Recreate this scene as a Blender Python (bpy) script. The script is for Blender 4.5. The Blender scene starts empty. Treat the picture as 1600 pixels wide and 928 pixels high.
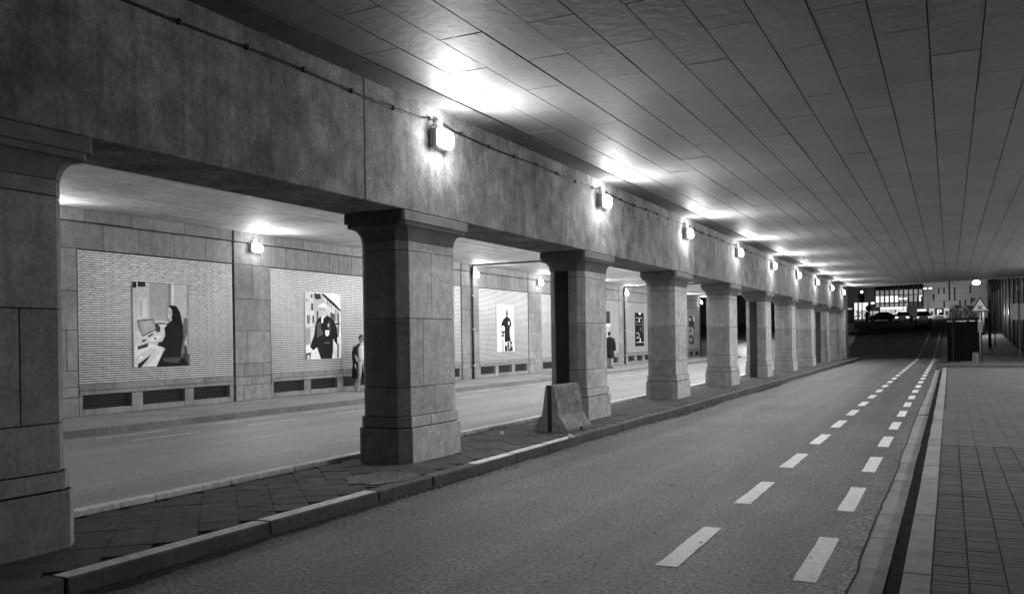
import bpy, bmesh, math, random
from mathutils import Vector, Matrix
random.seed(7)
S = bpy.context.scene
COL = S.collection
R = math.radians

# ---------------------------------------------------------------- camera
yaw, roll, EYE = R(26.6177), -0.0151740, 1.62
fw = Vector((-math.sin(yaw), math.cos(yaw), 0)); rt0 = Vector((math.cos(yaw), math.sin(yaw), 0)); up0 = Vector((0, 0, 1))
rt = rt0 * math.cos(roll) + up0 * math.sin(roll); up = -rt0 * math.sin(roll) + up0 * math.cos(roll)
cd = bpy.data.cameras.new("camera"); cam = bpy.data.objects.new("camera", cd); COL.objects.link(cam)
M = Matrix((rt, up, -fw)).transposed().to_4x4(); M.translation = Vector((0, 0, EYE)); cam.matrix_world = M
cd.sensor_width = 36; cd.lens = 1364.58 / 1600 * 36; cd.shift_y = (530.49 - 464) / 1600
cd.clip_start = 0.05; cd.clip_end = 2000
S.camera = cam
S.render.resolution_x = 1024; S.render.resolution_y = 593
# ---------------------------------------------------------------- night sky and exposure
W = bpy.data.worlds.new("World"); S.world = W; W.use_nodes = True
bg = W.node_tree.nodes["Background"]; bg.inputs[0].default_value = (1, 1, 1, 1); bg.inputs[1].default_value = 0.006
S.view_settings.view_transform = 'Standard'; S.view_settings.look = 'None'
S.view_settings.gamma = 1; S.view_settings.exposure = 0.0
S.cycles.max_bounces = 7; S.cycles.diffuse_bounces = 5; S.cycles.glossy_bounces = 3
S.cycles.use_denoising = True; S.cycles.sample_clamp_indirect = 4
P_BEAM, P_WALL, P_BACK, P_SIDE = 155, 75, 250, 280       # lamp powers, watts

# ---------------------------------------------------------------- materials
def mat(name, v, big=(0, 0), mid=(0, 0), fine=(0, 0), streak=0.0, rough=0.85, track=0.0, bump=0.0, bscale=60, rand=0.0, emit=0.0, metal=0.0, spec=0.35, zdark=None, contrast=None):
    m = bpy.data.materials.new(name); m.use_nodes = True
    nt = m.node_tree; N = nt.nodes; L = nt.links; b = N["Principled BSDF"]
    b.inputs["Roughness"].default_value = rough; b.inputs["Metallic"].default_value = metal
    b.inputs["Specular IOR Level"].default_value = spec
    b.inputs["Base Color"].default_value = (v, v, v, 1)
    geo = N.new("ShaderNodeNewGeometry")
    def math_(op, a, c):
        n = N.new("ShaderNodeMath"); n.operation = op
        for i, q in enumerate((a, c)):
            if isinstance(q, (int, float)): n.inputs[i].default_value = q
            else: L.new(q, n.inputs[i])
        return n.outputs[0]
    def noise(scale, det=4, vec=None, ro=0.6):
        n = N.new("ShaderNodeTexNoise"); n.inputs["Scale"].default_value = scale
        n.inputs["Detail"].default_value = det; n.inputs["Roughness"].default_value = ro
        L.new(vec if vec else geo.outputs["Position"], n.inputs["Vector"]); return n.outputs["Fac"]
    cur = v; used = False
    for (sc, am), det in ((big, 5), (mid, 5), (fine, 3)):
        if am:
            f = math_('MULTIPLY', math_('SUBTRACT', noise(sc, det), 0.5), 4.5 * am)
            cur = math_('MULTIPLY', math_('ADD', f, 1.0), cur); used = True
    if streak:
        mp = N.new("ShaderNodeMapping"); mp.inputs["Scale"].default_value = (4.2, 4.2, 0.5); L.new(geo.outputs["Position"], mp.inputs["Vector"])
        n1 = noise(2.2, 7, mp.outputs[0], .75)
        rp = N.new("ShaderNodeMapRange"); rp.inputs[1].default_value = .42; rp.inputs[2].default_value = .62
        rp.inputs[3].default_value = 1; rp.inputs[4].default_value = 1 - streak; L.new(n1, rp.inputs[0])
        cur = math_('MULTIPLY', cur, rp.outputs[0]); used = True
    if track:   # long tyre-polished bands along the road
        mp = N.new("ShaderNodeMapping"); mp.inputs["Scale"].default_value = (1.5, .035, 1); L.new(geo.outputs["Position"], mp.inputs["Vector"])
        cur = math_('MULTIPLY', cur, math_('ADD', math_('MULTIPLY', math_('SUBTRACT', noise(1.0, 4, mp.outputs[0], .6), .5), 4.5 * track), 1.0)); used = True
        vo = N.new("ShaderNodeTexVoronoi"); vo.feature = 'DISTANCE_TO_EDGE'; vo.inputs["Scale"].default_value = .33
        wob = N.new("ShaderNodeVectorMath"); wob.operation = 'MULTIPLY_ADD'; nn = N.new("ShaderNodeTexNoise"); nn.inputs["Scale"].default_value = 2.2; nn.inputs["Detail"].default_value = 6
        L.new(geo.outputs["Position"], nn.inputs["Vector"]); L.new(nn.outputs["Color"], wob.inputs[0]); wob.inputs[1].default_value = (.9, .9, .9); L.new(geo.outputs["Position"], wob.inputs[2])
        L.new(wob.outputs[0], vo.inputs["Vector"])
        r2 = N.new("ShaderNodeMapRange"); r2.inputs[1].default_value = .002; r2.inputs[2].default_value = .006; r2.inputs[3].default_value = .55; r2.inputs[4].default_value = 1; L.new(vo.outputs["Distance"], r2.inputs[0])
        n5 = noise(.5, 3); r3 = N.new("ShaderNodeMapRange"); r3.inputs[1].default_value = .52; r3.inputs[2].default_value = .56; L.new(n5, r3.inputs[0])
        crk = math_('MAXIMUM', r2.outputs[0], math_('SUBTRACT', 1.0, r3.outputs[0])); cur = math_('MULTIPLY', cur, crk)
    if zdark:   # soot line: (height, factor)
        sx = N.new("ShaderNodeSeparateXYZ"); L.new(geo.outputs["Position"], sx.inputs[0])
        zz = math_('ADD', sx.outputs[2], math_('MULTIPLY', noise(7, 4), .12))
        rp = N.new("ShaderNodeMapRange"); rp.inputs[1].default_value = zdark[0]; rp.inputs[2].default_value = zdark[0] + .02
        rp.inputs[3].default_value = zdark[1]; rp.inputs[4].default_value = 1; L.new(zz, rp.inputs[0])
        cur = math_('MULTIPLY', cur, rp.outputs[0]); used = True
    if rand:
        oi = N.new("ShaderNodeObjectInfo")
        cur = math_('MULTIPLY', cur, math_('ADD', math_('MULTIPLY', oi.outputs["Random"], 2 * rand), 1 - rand)); used = True
    if used: 
        cur = math_('MAXIMUM', cur, 0.004)
        L.new(cur, b.inputs["Base Color"])
    if bump:
        bn = N.new("ShaderNodeBump"); bn.inputs["Strength"].default_value = bump; bn.inputs["Distance"].default_value = 0.02
        L.new(noise(bscale, 5), bn.inputs["Height"]); L.new(bn.outputs[0], b.inputs["Normal"])
    if emit:
        b.inputs["Emission Color"].default_value = (1, 1, 1, 1); b.inputs["Emission Strength"].default_value = emit
    return m
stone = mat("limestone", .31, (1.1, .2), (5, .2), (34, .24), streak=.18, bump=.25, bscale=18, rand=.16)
wallstone = mat("wall_limestone", .21, (1.1, .2), (5, .2), (34, .24), streak=.2, bump=.25, bscale=18, rand=.14)
stone_side = mat("limestone_lit_side", .66, (1.3, .16), (7, .26), (34, .24), streak=.1, bump=.2, bscale=14, rand=.12)  # paler than the other column faces: light on these sides painted in
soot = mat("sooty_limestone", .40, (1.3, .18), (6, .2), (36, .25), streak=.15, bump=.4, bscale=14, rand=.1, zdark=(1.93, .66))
capm = mat("capital_limestone", .18, (2, .25), (9, .15), (60, .06), bump=.15, bscale=25)
concrete = mat("beam_concrete", .28, (.9, .45), (3.2, .5), (30, .3), streak=.3, bump=.45, bscale=9)
joint = mat("dark_joint", .02, rough=1)
mortar = mat("dark_mortar", .018, (8, .3), rough=1)
brickm = mat("glazed_white_brick", .42, (.6, .12), (9, .10), rough=.3, rand=.14, spec=.5, bump=.05)
ceilm = mat("ceiling_panel", .26, (1.0, .12), (9, .08), (60, .07), bump=.45, bscale=7, rand=.06, rough=.62, spec=.5)
ceilm2 = mat("ceiling_panel_pale", .6, (1.0, .22), (6, .16), (70, .05), bump=.35, bscale=8, rand=.07, rough=.7)
margin = mat("ceiling_margin", .15, (1.3, .3), (9, .2), bump=.3, bscale=20)
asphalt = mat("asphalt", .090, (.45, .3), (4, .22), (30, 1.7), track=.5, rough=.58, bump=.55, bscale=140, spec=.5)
asphalt_o = mat("outer_asphalt", .030, (.3, .3), (4, .2), (30, .5), rough=.8, track=.3, spec=.15)  # darker copy for the road past the lamps, lost light put into colour
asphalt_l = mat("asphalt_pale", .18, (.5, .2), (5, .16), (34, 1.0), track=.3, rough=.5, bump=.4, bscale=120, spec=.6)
asphalt2 = mat("old_asphalt", .24, (.5, .3), (3, .2), (150, .4), rough=.8, bump=.4, bscale=130)
paint = mat("road_paint", .88, (2, .05), (17, .22), (60, .3), rough=.6, bump=.4, bscale=110, rand=.08)
paint2 = mat("worn_paint", .5, (4, .3), (25, .3), (110, .3), rough=.7)
kerbm = mat("kerb_stone", .12, (3, .3), (14, .25), (110, .2), bump=.5, bscale=50, rand=.14)
kerbw = mat("kerb_stone_pale", .74, (3, .15), (14, .3), (110, .25), bump=.6, bscale=50, rand=.1)
gutterm = mat("gutter_concrete", .30, (3, .2), (14, .16), (110, .18), bump=.4, bscale=80, rand=.1)
pave = mat("paving_block", .092, (.8, .22), (12, .2), (60, .25), bump=.4, bscale=60, rand=.10)
pave_far = mat("paving_far", .10, (.7, .2), (6, .15), (60, .15), bump=.3, bscale=30)
tilem = mat("island_tile", .075, (1.6, .4), (7, .4), (60, .3), bump=.6, bscale=30, rand=.12)
gutter_bed = mat("gutter_bed", .035, (5, .3), (40, .3), (120, .2), bump=.4, bscale=60, spec=.05, rough=1)
pave_bed = mat("pavement_joint_sand", .04, (9, .2))
dirt = mat("gutter_dirt", .028, (5, .4), (40, .4), bump=.6, bscale=60, rough=.95)
blackm = mat("black_sheet_metal", .022, (4, .3), (12, .3), rough=.55)
slatm = mat("vent_slat", .03, rough=.6)
cablem = mat("cable_rubber", .015, rough=.6)
metal = mat("grey_metal", .30, (9, .2), rough=.45, metal=.6)
housem = mat("lamp_housing", .4, (9, .2), rough=.5, metal=.3)
boxw = mat("white_junction_box", .7, rough=.5)
glow = mat("lamp_glass_lit", .9, emit=40)
barrm = mat("barrier_concrete", .27, (5, .35), (16, .4), (80, .25), streak=.2, bump=.8, bscale=22)
barrd = mat("barrier_slot_dark", .03, (9, .3))
white_l = mat("white_litter", .85)
ground_m = mat("ground_asphalt", .04, (.15, .3), (3, .2), (90, .3), rough=.75, bump=.3, bscale=60)

def gray(v, rough=.7):
    k = "grey_%03d_%02d" % (int(v * 1000), int(rough * 10))
    m = bpy.data.materials.get(k)
    return m or mat(k, v, (7, .12), (26, .14), rough=rough, spec=.03 if v < .025 and rough > .5 else (.15 if rough > .8 else .35))
def lit(v):
    k = "lit_%03d" % int(v * 100)
    m = bpy.data.materials.get(k)
    return m or mat(k, .5, emit=v)

# ---------------------------------------------------------------- mesh helpers
class MB:
    def __init__(s): s.v = []; s.f = []; s.m = []
    def add(s, vs, fs, mi=0):
        o = len(s.v); s.v += [tuple(q) for q in vs]; s.f += [tuple(o + i for i in f) for f in fs]; s.m += [mi] * len(fs); return s
    def box(s, x0, x1, y0, y1, z0, z1, mi=0):
        x0, x1 = min(x0, x1), max(x0, x1); y0, y1 = min(y0, y1), max(y0, y1)
        return s.add([(x0,y0,z0),(x1,y0,z0),(x1,y1,z0),(x0,y1,z0),(x0,y0,z1),(x1,y0,z1),(x1,y1,z1),(x0,y1,z1)],
              [(3,2,1,0),(4,5,6,7),(0,1,5,4),(1,2,6,5),(2,3,7,6),(3,0,4,7)], mi)
    def prism(s, poly, z0, z1, mi=0, z0s=None, z1s=None):
        n = len(poly)
        vs = [(x, y, z0 if z0s is None else z0s[i]) for i, (x, y) in enumerate(poly)] + [(x, y, z1 if z1s is None else z1s[i]) for i, (x, y) in enumerate(poly)]
        fs = [tuple(range(n - 1, -1, -1)), tuple(range(n, 2 * n))] + [(i, (i + 1) % n, n + (i + 1) % n, n + i) for i in range(n)]
        return s.add(vs, fs, mi)
    def loft(s, rings, mi=0, cap=True):
        n = len(rings[0]); vs = [p for r in rings for p in r]; fs = []
        for k in range(len(rings) - 1):
            for i in range(n):
                j = (i + 1) % n; fs.append((k*n+i, k*n+j, (k+1)*n+j, (k+1)*n+i))
        if cap: fs += [tuple(range(n - 1, -1, -1)), tuple(range((len(rings)-1)*n, len(rings)*n))]
        return s.add(vs, fs, mi)
    def tube(s, pts, r, n=8, mi=0):
        pts = [Vector(p) for p in pts]; rings = []
        for i, p in enumerate(pts):
            d = (pts[min(i+1, len(pts)-1)] - pts[max(i-1, 0)]).normalized()
            a = Vector((0,0,1)) if abs(d.z) < .9 else Vector((1,0,0))
            u = d.cross(a).normalized(); w = u.cross(d).normalized(); rr = r[i] if isinstance(r, (list, tuple)) else r
            rings.append([tuple(p + u*rr*math.cos(2*math.pi*k/n) + w*rr*math.sin(2*math.pi*k/n)) for k in range(n)])
        return s.loft(rings, mi)
    def ball(s, c, r, mi=0, n=10, k=6):
        if isinstance(r, (int, float)): r = (r, r, r)
        rings = []
        for i in range(k + 1):
            a = -math.pi/2 + math.pi * (i * .98 + .01*k) / k
            rings.append([(c[0]+r[0]*math.cos(a)*math.cos(2*math.pi*j/n), c[1]+r[1]*math.cos(a)*math.sin(2*math.pi*j/n), c[2]+r[2]*math.sin(a)) for j in range(n)])
        return s.loft(rings, mi)
    def mesh(s, name, mats):
        me = bpy.data.meshes.new(name); me.from_pydata(s.v, [], s.f)
        for m in (mats if isinstance(mats, (list, tuple)) else [mats]): me.materials.append(m)
        me.polygons.foreach_set("material_index", s.m); me.update()
        bm = bmesh.new(); bm.from_mesh(me); bmesh.ops.recalc_face_normals(bm, faces=bm.faces); bm.to_mesh(me); bm.free()
        return me
    def build(s, name, mats, parent=None, loc=None, kind=None, smooth=False, bevel=0):
        me = s.mesh(name, mats)
        if bevel:
            bm = bmesh.new(); bm.from_mesh(me); bmesh.ops.bevel(bm, geom=bm.edges[:], offset=bevel, segments=1, affect='EDGES', clamp_overlap=True); bm.to_mesh(me); bm.free()
        if smooth: me.polygons.foreach_set("use_smooth", [True] * len(me.polygons))
        return link(name, me, parent, loc, kind)
def link(name, me, parent=None, loc=None, kind=None):
    o = bpy.data.objects.new(name, me); COL.objects.link(o)
    if parent: o.parent = parent
    if loc: o.location = loc
    if kind: o["kind"] = kind
    return o
def empty(name, loc=(0,0,0), label=None, cat=None, group=None, kind=None, rz=0):
    o = bpy.data.objects.new(name, None); COL.objects.link(o); o.location = loc; o.rotation_euler.z = rz; o.empty_display_size = .2
    return tag(o, label, cat, group, kind)
def tag(o, label=None, cat=None, group=None, kind=None):
    if label: o["label"] = label
    if cat: o["category"] = cat
    if group: o["group"] = group
    if kind: o["kind"] = kind
    return o
def copy_tree(o, parent=None):
    c = o.copy(); COL.objects.link(c)
    if parent: c.parent = parent
    for ch in [q for q in bpy.data.objects if q.parent == o]: copy_tree(ch, c)
    return c
def lamp(name, loc, power, size, direction, parent=None, kind='AREA', size_y=None):
    l = bpy.data.lights.new(name, kind); l.energy = power; l.color = (1, 1, 1)
    if kind == 'AREA':
        l.shape = 'RECTANGLE'; l.size = size; l.size_y = size_y or size
    else: l.shadow_soft_size = size
    o = bpy.data.objects.new(name, l); COL.objects.link(o); o.location = loc
    if direction: o.rotation_euler = Vector(direction).to_track_quat('-Z', 'Y').to_euler()
    if parent: o.parent = parent
    return o

KZ = .12
def gz(y):          # street level: flat in the underpass, climbing beyond it
    P = ((60,0),(66,.06),(72,.25),(80,.62),(90,1.12),(110,2.3),(124,3.05),(140,3.5),(150,3.66),(160,3.85),(255,5.6))
    if y <= P[0][0]: return 0.0
    for (a, za), (b, zb) in zip(P, P[1:]):
        if y <= b: return za + (zb - za) * (y - a) / (b - a)
    return P[-1][1]
def endy(x): return 56.45 - .5385 * x     # skewed end of the ceiling
YS = [-12, 0, 20, 42, 46, 60] + list(range(62, 162, 4)) + [165, 255, 270, 600]
def sheet(name, x0, x1, y0, y1, dz, m, parent=None, kind=None, side=0.0):
    ys = [y0] + [y for y in YS if y0 < y < y1] + [y1]; b = MB()
    for a, c in zip(ys, ys[1:]):
        if side: b.add([(x0,a,gz(a)+dz),(x1,a,gz(a)+dz),(x1,c,gz(c)+dz),(x0,c,gz(c)+dz),(x0,a,gz(a)-side),(x1,a,gz(a)-side),(x1,c,gz(c)-side),(x0,c,gz(c)-side)],
                        [(0,1,2,3),(0,4,5,1),(3,2,6,7),(0,3,7,4),(1,5,6,2)])
        else: b.add([(x0,a,gz(a)+dz),(x1,a,gz(a)+dz),(x1,c,gz(c)+dz),(x0,c,gz(c)+dz)], [(0,1,2,3)])
    return b.build(name, m, parent, kind=kind)

# ================================================================ GROUND AND ROADS
sheet("ground", -400, 400, -40, 600, -.012, ground_m, kind="structure")
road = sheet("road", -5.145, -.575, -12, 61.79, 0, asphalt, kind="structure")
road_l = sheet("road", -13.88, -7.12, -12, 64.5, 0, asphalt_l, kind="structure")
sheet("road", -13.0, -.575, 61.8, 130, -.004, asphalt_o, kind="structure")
tag(MB().add([(-18, 66, gz(66)+.01), (-7.6, 63, gz(63)+.01), (-7.3, 72, gz(72)+.01), (-18, 72, gz(72)+.01), (-7.6, 80, gz(80)+.01), (-18, 80, gz(80)+.01), (-8.2, 90, gz(90)+.01), (-18, 90, gz(90)+.01), (-9.6, 110, gz(110)+.01), (-18, 110, gz(110)+.01)],
    [(0,1,2,3),(3,2,4,5),(5,4,6,7),(7,6,8,9)]).build("lit_forecourt", asphalt_l), kind="structure")  # pale sheet: lamplight on this ground is put into its colour
# worn edge of the asphalt against the gutter slabs, and dirt along the island kerb
b = MB(); y = 1.0; xe = -.60
xe = -.575; bc = MB()
while y < 41.5:
    xn = min(-.555, max(-.60, xe + random.uniform(-.007, .007))); yn = y + random.uniform(.04, .14)
    b.add([(-.64, y, .0095), (xe - .008, y, .0095), (xn - .008, yn, .0095), (-.64, yn, .0095), (-.95, y, .001), (-.95, yn, .001)], [(0,1,2,3), (4,0,3,5)])
    bc.add([(xe - .012, y, .0082), (xe + .006, y, .0082), (xn + .006, yn, .0082), (xn - .012, yn, .0082)], [(0,1,2,3)]); y, xe = yn, xn
b.build("asphalt_edge", asphalt, road); bc.build("edge_crack", dirt, road)
b = MB(); y = -4.0; w0 = .12
while y < 60:
    wn = max(.03, min(.24, w0 + random.uniform(-.04, .04))); yn = y + .22
    b.add([(-5.14, y, .004), (-5.14 + w0, y, .004), (-5.14 + wn, yn, .004), (-5.14, yn, .004)], [(0,1,2,3)]); y, w0 = yn, wn
b.build("gutter_dirt", dirt, road)
def marking(x, y0, ln, w, m, nm="lane_marking"):
    z = .005; b = MB(); n = 7; L, Rr = [], []
    for i in range(n + 1):
        yy = y0 + ln * i / n; zz = gz(yy) + z; j = lambda: random.uniform(-.006, .006)
        L.append((x - w/2 + j(), yy, zz)); Rr.append((x + w/2 + j(), yy, zz))
    b.add(L + Rr, [(i, n+1+i, n+2+i, i+1) for i in range(n)])
    b.build(nm, m, road_l if x < -7 else road)
for i in range(22):
    y0 = 6.0 + 2.53 * i
    marking(-1.815, y0, 1.38, .155, paint); marking(-.875, y0 - .02, 1.38, .155, paint)
for i in range(-1, 17):
    y0 = 10.38 + 2.76 * i
    marking(-13.33, y0, 1.55, .10, paint2); marking(-12.45, y0 - .02, 1.5, .10, paint2)
def curve_line(x0, nm):
    b = MB(); pts = []
    for i in range(30):
        yy = 62 + i * 2.2; pts.append((x0 + .00007 * (yy - 62) ** 2, yy))
    for (xa, ya), (xb, yb) in zip(pts, pts[1:]):
        b.add([(xa-.07, ya, gz(ya)+.012), (xa+.07, ya, gz(ya)+.012), (xb+.07, yb, gz(yb)+.012), (xb-.07, yb, gz(yb)+.012)], [(0,1,2,3)])
    b.build(nm, gray(.14), road)
curve_line(-1.9, "edge_line"); curve_line(-.95, "edge_line")

# gutter slabs, kerb and pavement on the right
gutter = tag(MB().box(-.585, -.30, -3, 41.9, -.30, -.001).build("gutter", gutter_bed), kind="structure")
g0 = MB().box(-.103, .09, 0, 1, -.04, .005).mesh("gutter_slab", gutterm)
y = -1.0; k = 0
while y < 41.5:
    ln = random.choice((1.0, 1.0, .5)) if y < 12 else 1.0
    if not 12.1 < y < 12.2:
        o = link("gutter_slab", g0, gutter, (-.488 + random.uniform(-.004, .004), y + .008, random.uniform(-.002, .003))); o.scale.y = ln - .01
    y += ln
    if abs(y - 19) < .5: y += .25
pv = tag(MB().box(-.125, 6.9, -3, 42.0, -.3, KZ - .012).build("pavement", pave_bed), kind="structure")
kerb = tag(MB().box(-.28, -.127, -3, 41.9, -.3, KZ - .03).build("kerb", dirt), kind="structure")
k0 = MB().box(-.08, .08, 0, 1, -.16, 0).build("kerb_stone", gutterm, kerb, bevel=.006); kme = k0.data
k0.location = (-.203, -1, KZ); k0.scale.y = .99
for i in range(1, 43):
    o = k0.copy(); COL.objects.link(o); o.parent = kerb; o.location = (-.203 + random.uniform(-.003, .003), -1 + i, KZ + random.uniform(-.003, .003)); o.scale.y = .99
# paving blocks: long thin blocks across, in columns .2 m wide
pb = MB().box(-.0985, .0985, -.0382, .0382, -.03, 0).mesh("paving_block", pave)
n = 0; far = MB()
cols = int((6.8 + .12) / .203)
cells = []
yy = 5.2
while yy < 13.0:
    for c in range(11):
        x = -.118 + .102 + c * .203 + (.05 if yy > 9.35 else 0) * 0
        if x - yy * .10 > .75: continue          # beyond the right edge of the view
        cells.append((yy, x, c))
    yy += .08
cells.sort()
for (yv, x, c) in cells:
    off = (c * .37 % 1) * .08
    j = (random.uniform(-.001, .001), random.uniform(-.0008, .0008), random.uniform(-.002, .0015))
    if n < 300: link("paving_block", pb, pv, (x + j[0], yv + off + j[1], KZ + j[2])); n += 1
    else: far.box(x - .097 + j[0], x + .097 + j[0], yv + off - .0375, yv + off + .0375, KZ - .03, KZ + j[2])
near_done = max(q[0] for q in cells)
covered = {(round(a, 3), c) for a, _, c in cells}
yy = -1.0
while yy < 13.0:                                   # nearer than the frame and to its right
    for c in range(cols):
        if yy >= 5.19 and (c < 11 and not (-.016 + c*.203 - yy*.10 > .75)): continue
        x = -.016 + c * .203; off = (c * .37 % 1) * .08
        if c % 1 == 0: far.box(x - .097, x + .097, yy + off - .0375, yy + off + .0375, KZ - .03, KZ + random.uniform(-.003, .002))
    yy += .08
far.build("paving_block", pave, pv, kind="stuff")
far = MB(); y = 13.06
while y < 41.9:
    y1 = min(y + .32, 41.98)
    for c in range(cols):
        x = -.016 + c * .203 + (.03 if y > 19 else 0)
        z = KZ + random.uniform(-.003, .0015)
        far.box(x - .0995, x + .0995, y, y1 - .004, KZ - .03, z)
    y = y1
far.build("paving_block", pave_far, pv, kind="stuff")
# side street mouth and the pavement beyond it
tag(MB().prism([(-.6, 46.2), (1.35, 46.0), (7, 46.0), (7, 66), (1.2, 66), (1.0, 52)], -.1, KZ, 0).build("pavement", pave_far), kind="structure")
tag(MB().prism([(1.2,66.01),(7,66.01),(7,130),(1.6,130)], -.2, 0, 0, z1s=[.12+gz(66), .12+gz(66), .12+gz(130), .12+gz(130)]).build("pavement", pave_far), kind="structure")
for i in range(2): pass

# ---------------------------------------------------------------- island under the columns
isl = tag(MB().box(-6.87, -5.3, -6, 62, -.3, KZ - .012).build("island", gutter_bed), kind="structure")
s = .318; d = s * math.sqrt(2)
tm = MB().box(-s/2+.0025, s/2-.0025, -s/2+.0025, s/2-.0025, -.03, 0).mesh("paving_tile", tilem)
tiles = []
for i in range(-60, 330):
    for j in range(-60, 330):
        x = -6.09 + (i - j) * d / 2; y = 4.68 + (i + j - 60) * d / 2
        if -6.87 < x < -5.3 and 0 < y < 61.5: tiles.append((y, x))
tiles.sort(); n = 0; tf = MB()
def clip_tile(x, y):       # a diamond clipped to the island's straight edges
    h = d / 2 - .0035; poly = [(x + h, y), (x, y + h), (x - h, y), (x, y - h)]
    for sgn, lim in ((1, -5.305), (-1, 6.865)):
        out = []
        for a, c in zip(poly, poly[1:] + poly[:1]):
            ia, ic = sgn * a[0] <= lim, sgn * c[0] <= lim
            if ia: out.append(a)
            if ia != ic:
                t = (lim / sgn - a[0]) / (c[0] - a[0]); out.append((lim / sgn, a[1] + t * (c[1] - a[1])))
        poly = out
        if len(poly) < 3: return None
    return poly
for (y, x) in tiles:
    p = clip_tile(x, y)
    if not p: continue
    jz = random.uniform(-.003, .002)
    if y > 3.2 and n < 290:
        n += 1
        if len(p) == 4 and abs(p[0][0] - x - d/2 + .0035) < 1e-6 and abs(p[2][0] - x + d/2 - .0035) < 1e-6:
            o = link("paving_tile", tm, isl, (x, y, KZ + jz)); o.rotation_euler = (random.uniform(-.008,.008), random.uniform(-.008,.008), math.pi/4)
        else: MB().prism([(a - x, c - y) for a, c in p], -.03, 0).build("paving_tile", tilem, isl, (x, y, KZ + jz))
    else: tf.prism(p, KZ - .03, KZ + jz)
tf.build("paving_tile", tilem, isl, kind="stuff")
# kerb stones on the road side
ik = tag(MB().box(-5.30, -5.16, -6, 61.9, -.3, KZ - .05).build("kerb", dirt), kind="structure")
ky = [-3.0, -.6, 1.4, 3.75, 5.65, 7.22, 8.25, 9.28]
while ky[-1] < 60: ky.append(ky[-1] + 1.05)
for a, c in zip(ky, ky[1:]):
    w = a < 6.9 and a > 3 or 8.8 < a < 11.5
    jx, jz = random.uniform(-.008, .008), random.uniform(-.004, .004)
    sp = 6.9 if a < 6.9 < c else None
    b = MB(); b.box(-.085, .085, 0, c - a - .012, -.14, 0)
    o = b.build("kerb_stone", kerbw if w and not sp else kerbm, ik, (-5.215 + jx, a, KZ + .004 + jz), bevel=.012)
    # only the top face of these stones is pale
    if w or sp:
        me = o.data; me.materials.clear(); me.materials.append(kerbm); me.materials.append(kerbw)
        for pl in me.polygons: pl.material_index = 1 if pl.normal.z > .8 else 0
pt = MB(); n = 18; rg = random.Random(5)
pts = [(-5.62 + .42 * rg.uniform(.75, 1) * math.cos(2*math.pi*i/n), 7.95 + .55 * rg.uniform(.7, 1) * math.sin(2*math.pi*i/n)) for i in range(n)]
pt.prism(pts, KZ - .01, KZ + .006); pt.build("asphalt_patch", asphalt, isl)
pt = MB()
for i in range(n):
    (x0, y0), (x1, y1) = pts[i], pts[(i+1) % n]; w = rg.uniform(.006, .022)
    pt.add([(x0, y0, KZ+.0075), (x1, y1, KZ+.0075), (x1 - w*(x1+5.62)*2, y1 - w*(y1-7.95)*2, KZ+.0075), (x0 - w*(x0+5.62)*2, y0 - w*(y0-7.95)*2, KZ+.0075)], [(0,1,2,3)])
pt.build("crack", dirt, isl)
# low kerb on the far side, with the pale gutter
lk = tag(MB().box(-7.02, -6.88, -6, 61.9, -.3, KZ).build("kerb", dirt), kind="structure")
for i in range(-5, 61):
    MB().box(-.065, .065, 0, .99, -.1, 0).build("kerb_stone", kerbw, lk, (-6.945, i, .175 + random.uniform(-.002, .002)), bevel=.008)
lg = tag(sheet("gutter", -7.16, -7.03, -6, 61.9, .02, gutterm, kind="structure", side=.1))

# far pavement along the brick wall
fp = tag(MB().box(-16.75, -13.98, -6, 66, -.3, KZ - .004).build("pavement", asphalt2), kind="structure")
fk = tag(MB().box(-13.97, -13.87, -6, 66, -.3, KZ - .03).build("kerb", dirt), kind="structure")
fkm = MB().box(-.055, .055, 0, .99, -.14, 0).mesh("kerb_stone", kerbm)
for i in range(-5, 66): link("kerb_stone", fkm, fk, (-13.905, i, KZ + random.uniform(-.003, .003)))

# ================================================================ CEILINGS
def ceiling(x0, x1, z, m, pitch, joff, nparts, seen, y0=-6.0):
    deck = MB(); e = [(x0, y0), (x1, y0), (x1, endy(x1)), (x0, endy(x0))]
    deck.prism(e, z + .025, z + 1.3)
    root = tag(deck.build("ceiling", joint), kind="structure")
    pm = MB().box(-pitch/2+.0065, pitch/2-.0065, -.993, .993, 0, .03).mesh("ceiling_panel", m)
    cells = []; ns = int(round((x1 - x0) / pitch))
    for c in range(ns):
        xc = x0 + (c + .5) * pitch
        yy = y0 - 2 + (0 if c % 2 else 1) + joff + [0, -.06, -.03, .05][c % 4] * 0
        while yy < endy(xc):
            cells.append((xc, yy + 1, c)); yy += 2.0
    st = MB(); cells.sort(key=lambda q: q[1]); n = 0
    for xc, yc, c in cells:
        jz = random.uniform(-.003, .003)
        if yc + 1.1 < endy(xc + pitch/2) and n < nparts and seen(xc, yc):
            o = link("ceiling_panel", pm, root, (xc, yc, z + jz)); o.rotation_euler = (random.uniform(-.0012, .0012), random.uniform(-.004, .004), random.uniform(-.0015, .0015)); n += 1
        else:
            xa, xb = xc - pitch/2 + .005, xc + pitch/2 - .005
            ya = max(yc - .994, y0); e0, e1 = endy(xa), endy(xb)
            if ya > min(e0, e1) - .05: continue
            st.prism([(xa, ya), (xb, ya), (xb, min(yc + .994, e1)), (xa, min(yc + .994, e0))], z + jz, z + jz + .03)
    st.build("ceiling_panel", m, root, kind="stuff")
    return root
CZ = 4.6
c1 = ceiling(-5.4575, -5.4575 + .4828 * 25, CZ, ceilm, .4828, .45, 300, lambda x, y: y > 4.0 and x < .9 and y > 6.2 - (x + 4) * -.55 - 2.5)
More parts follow.
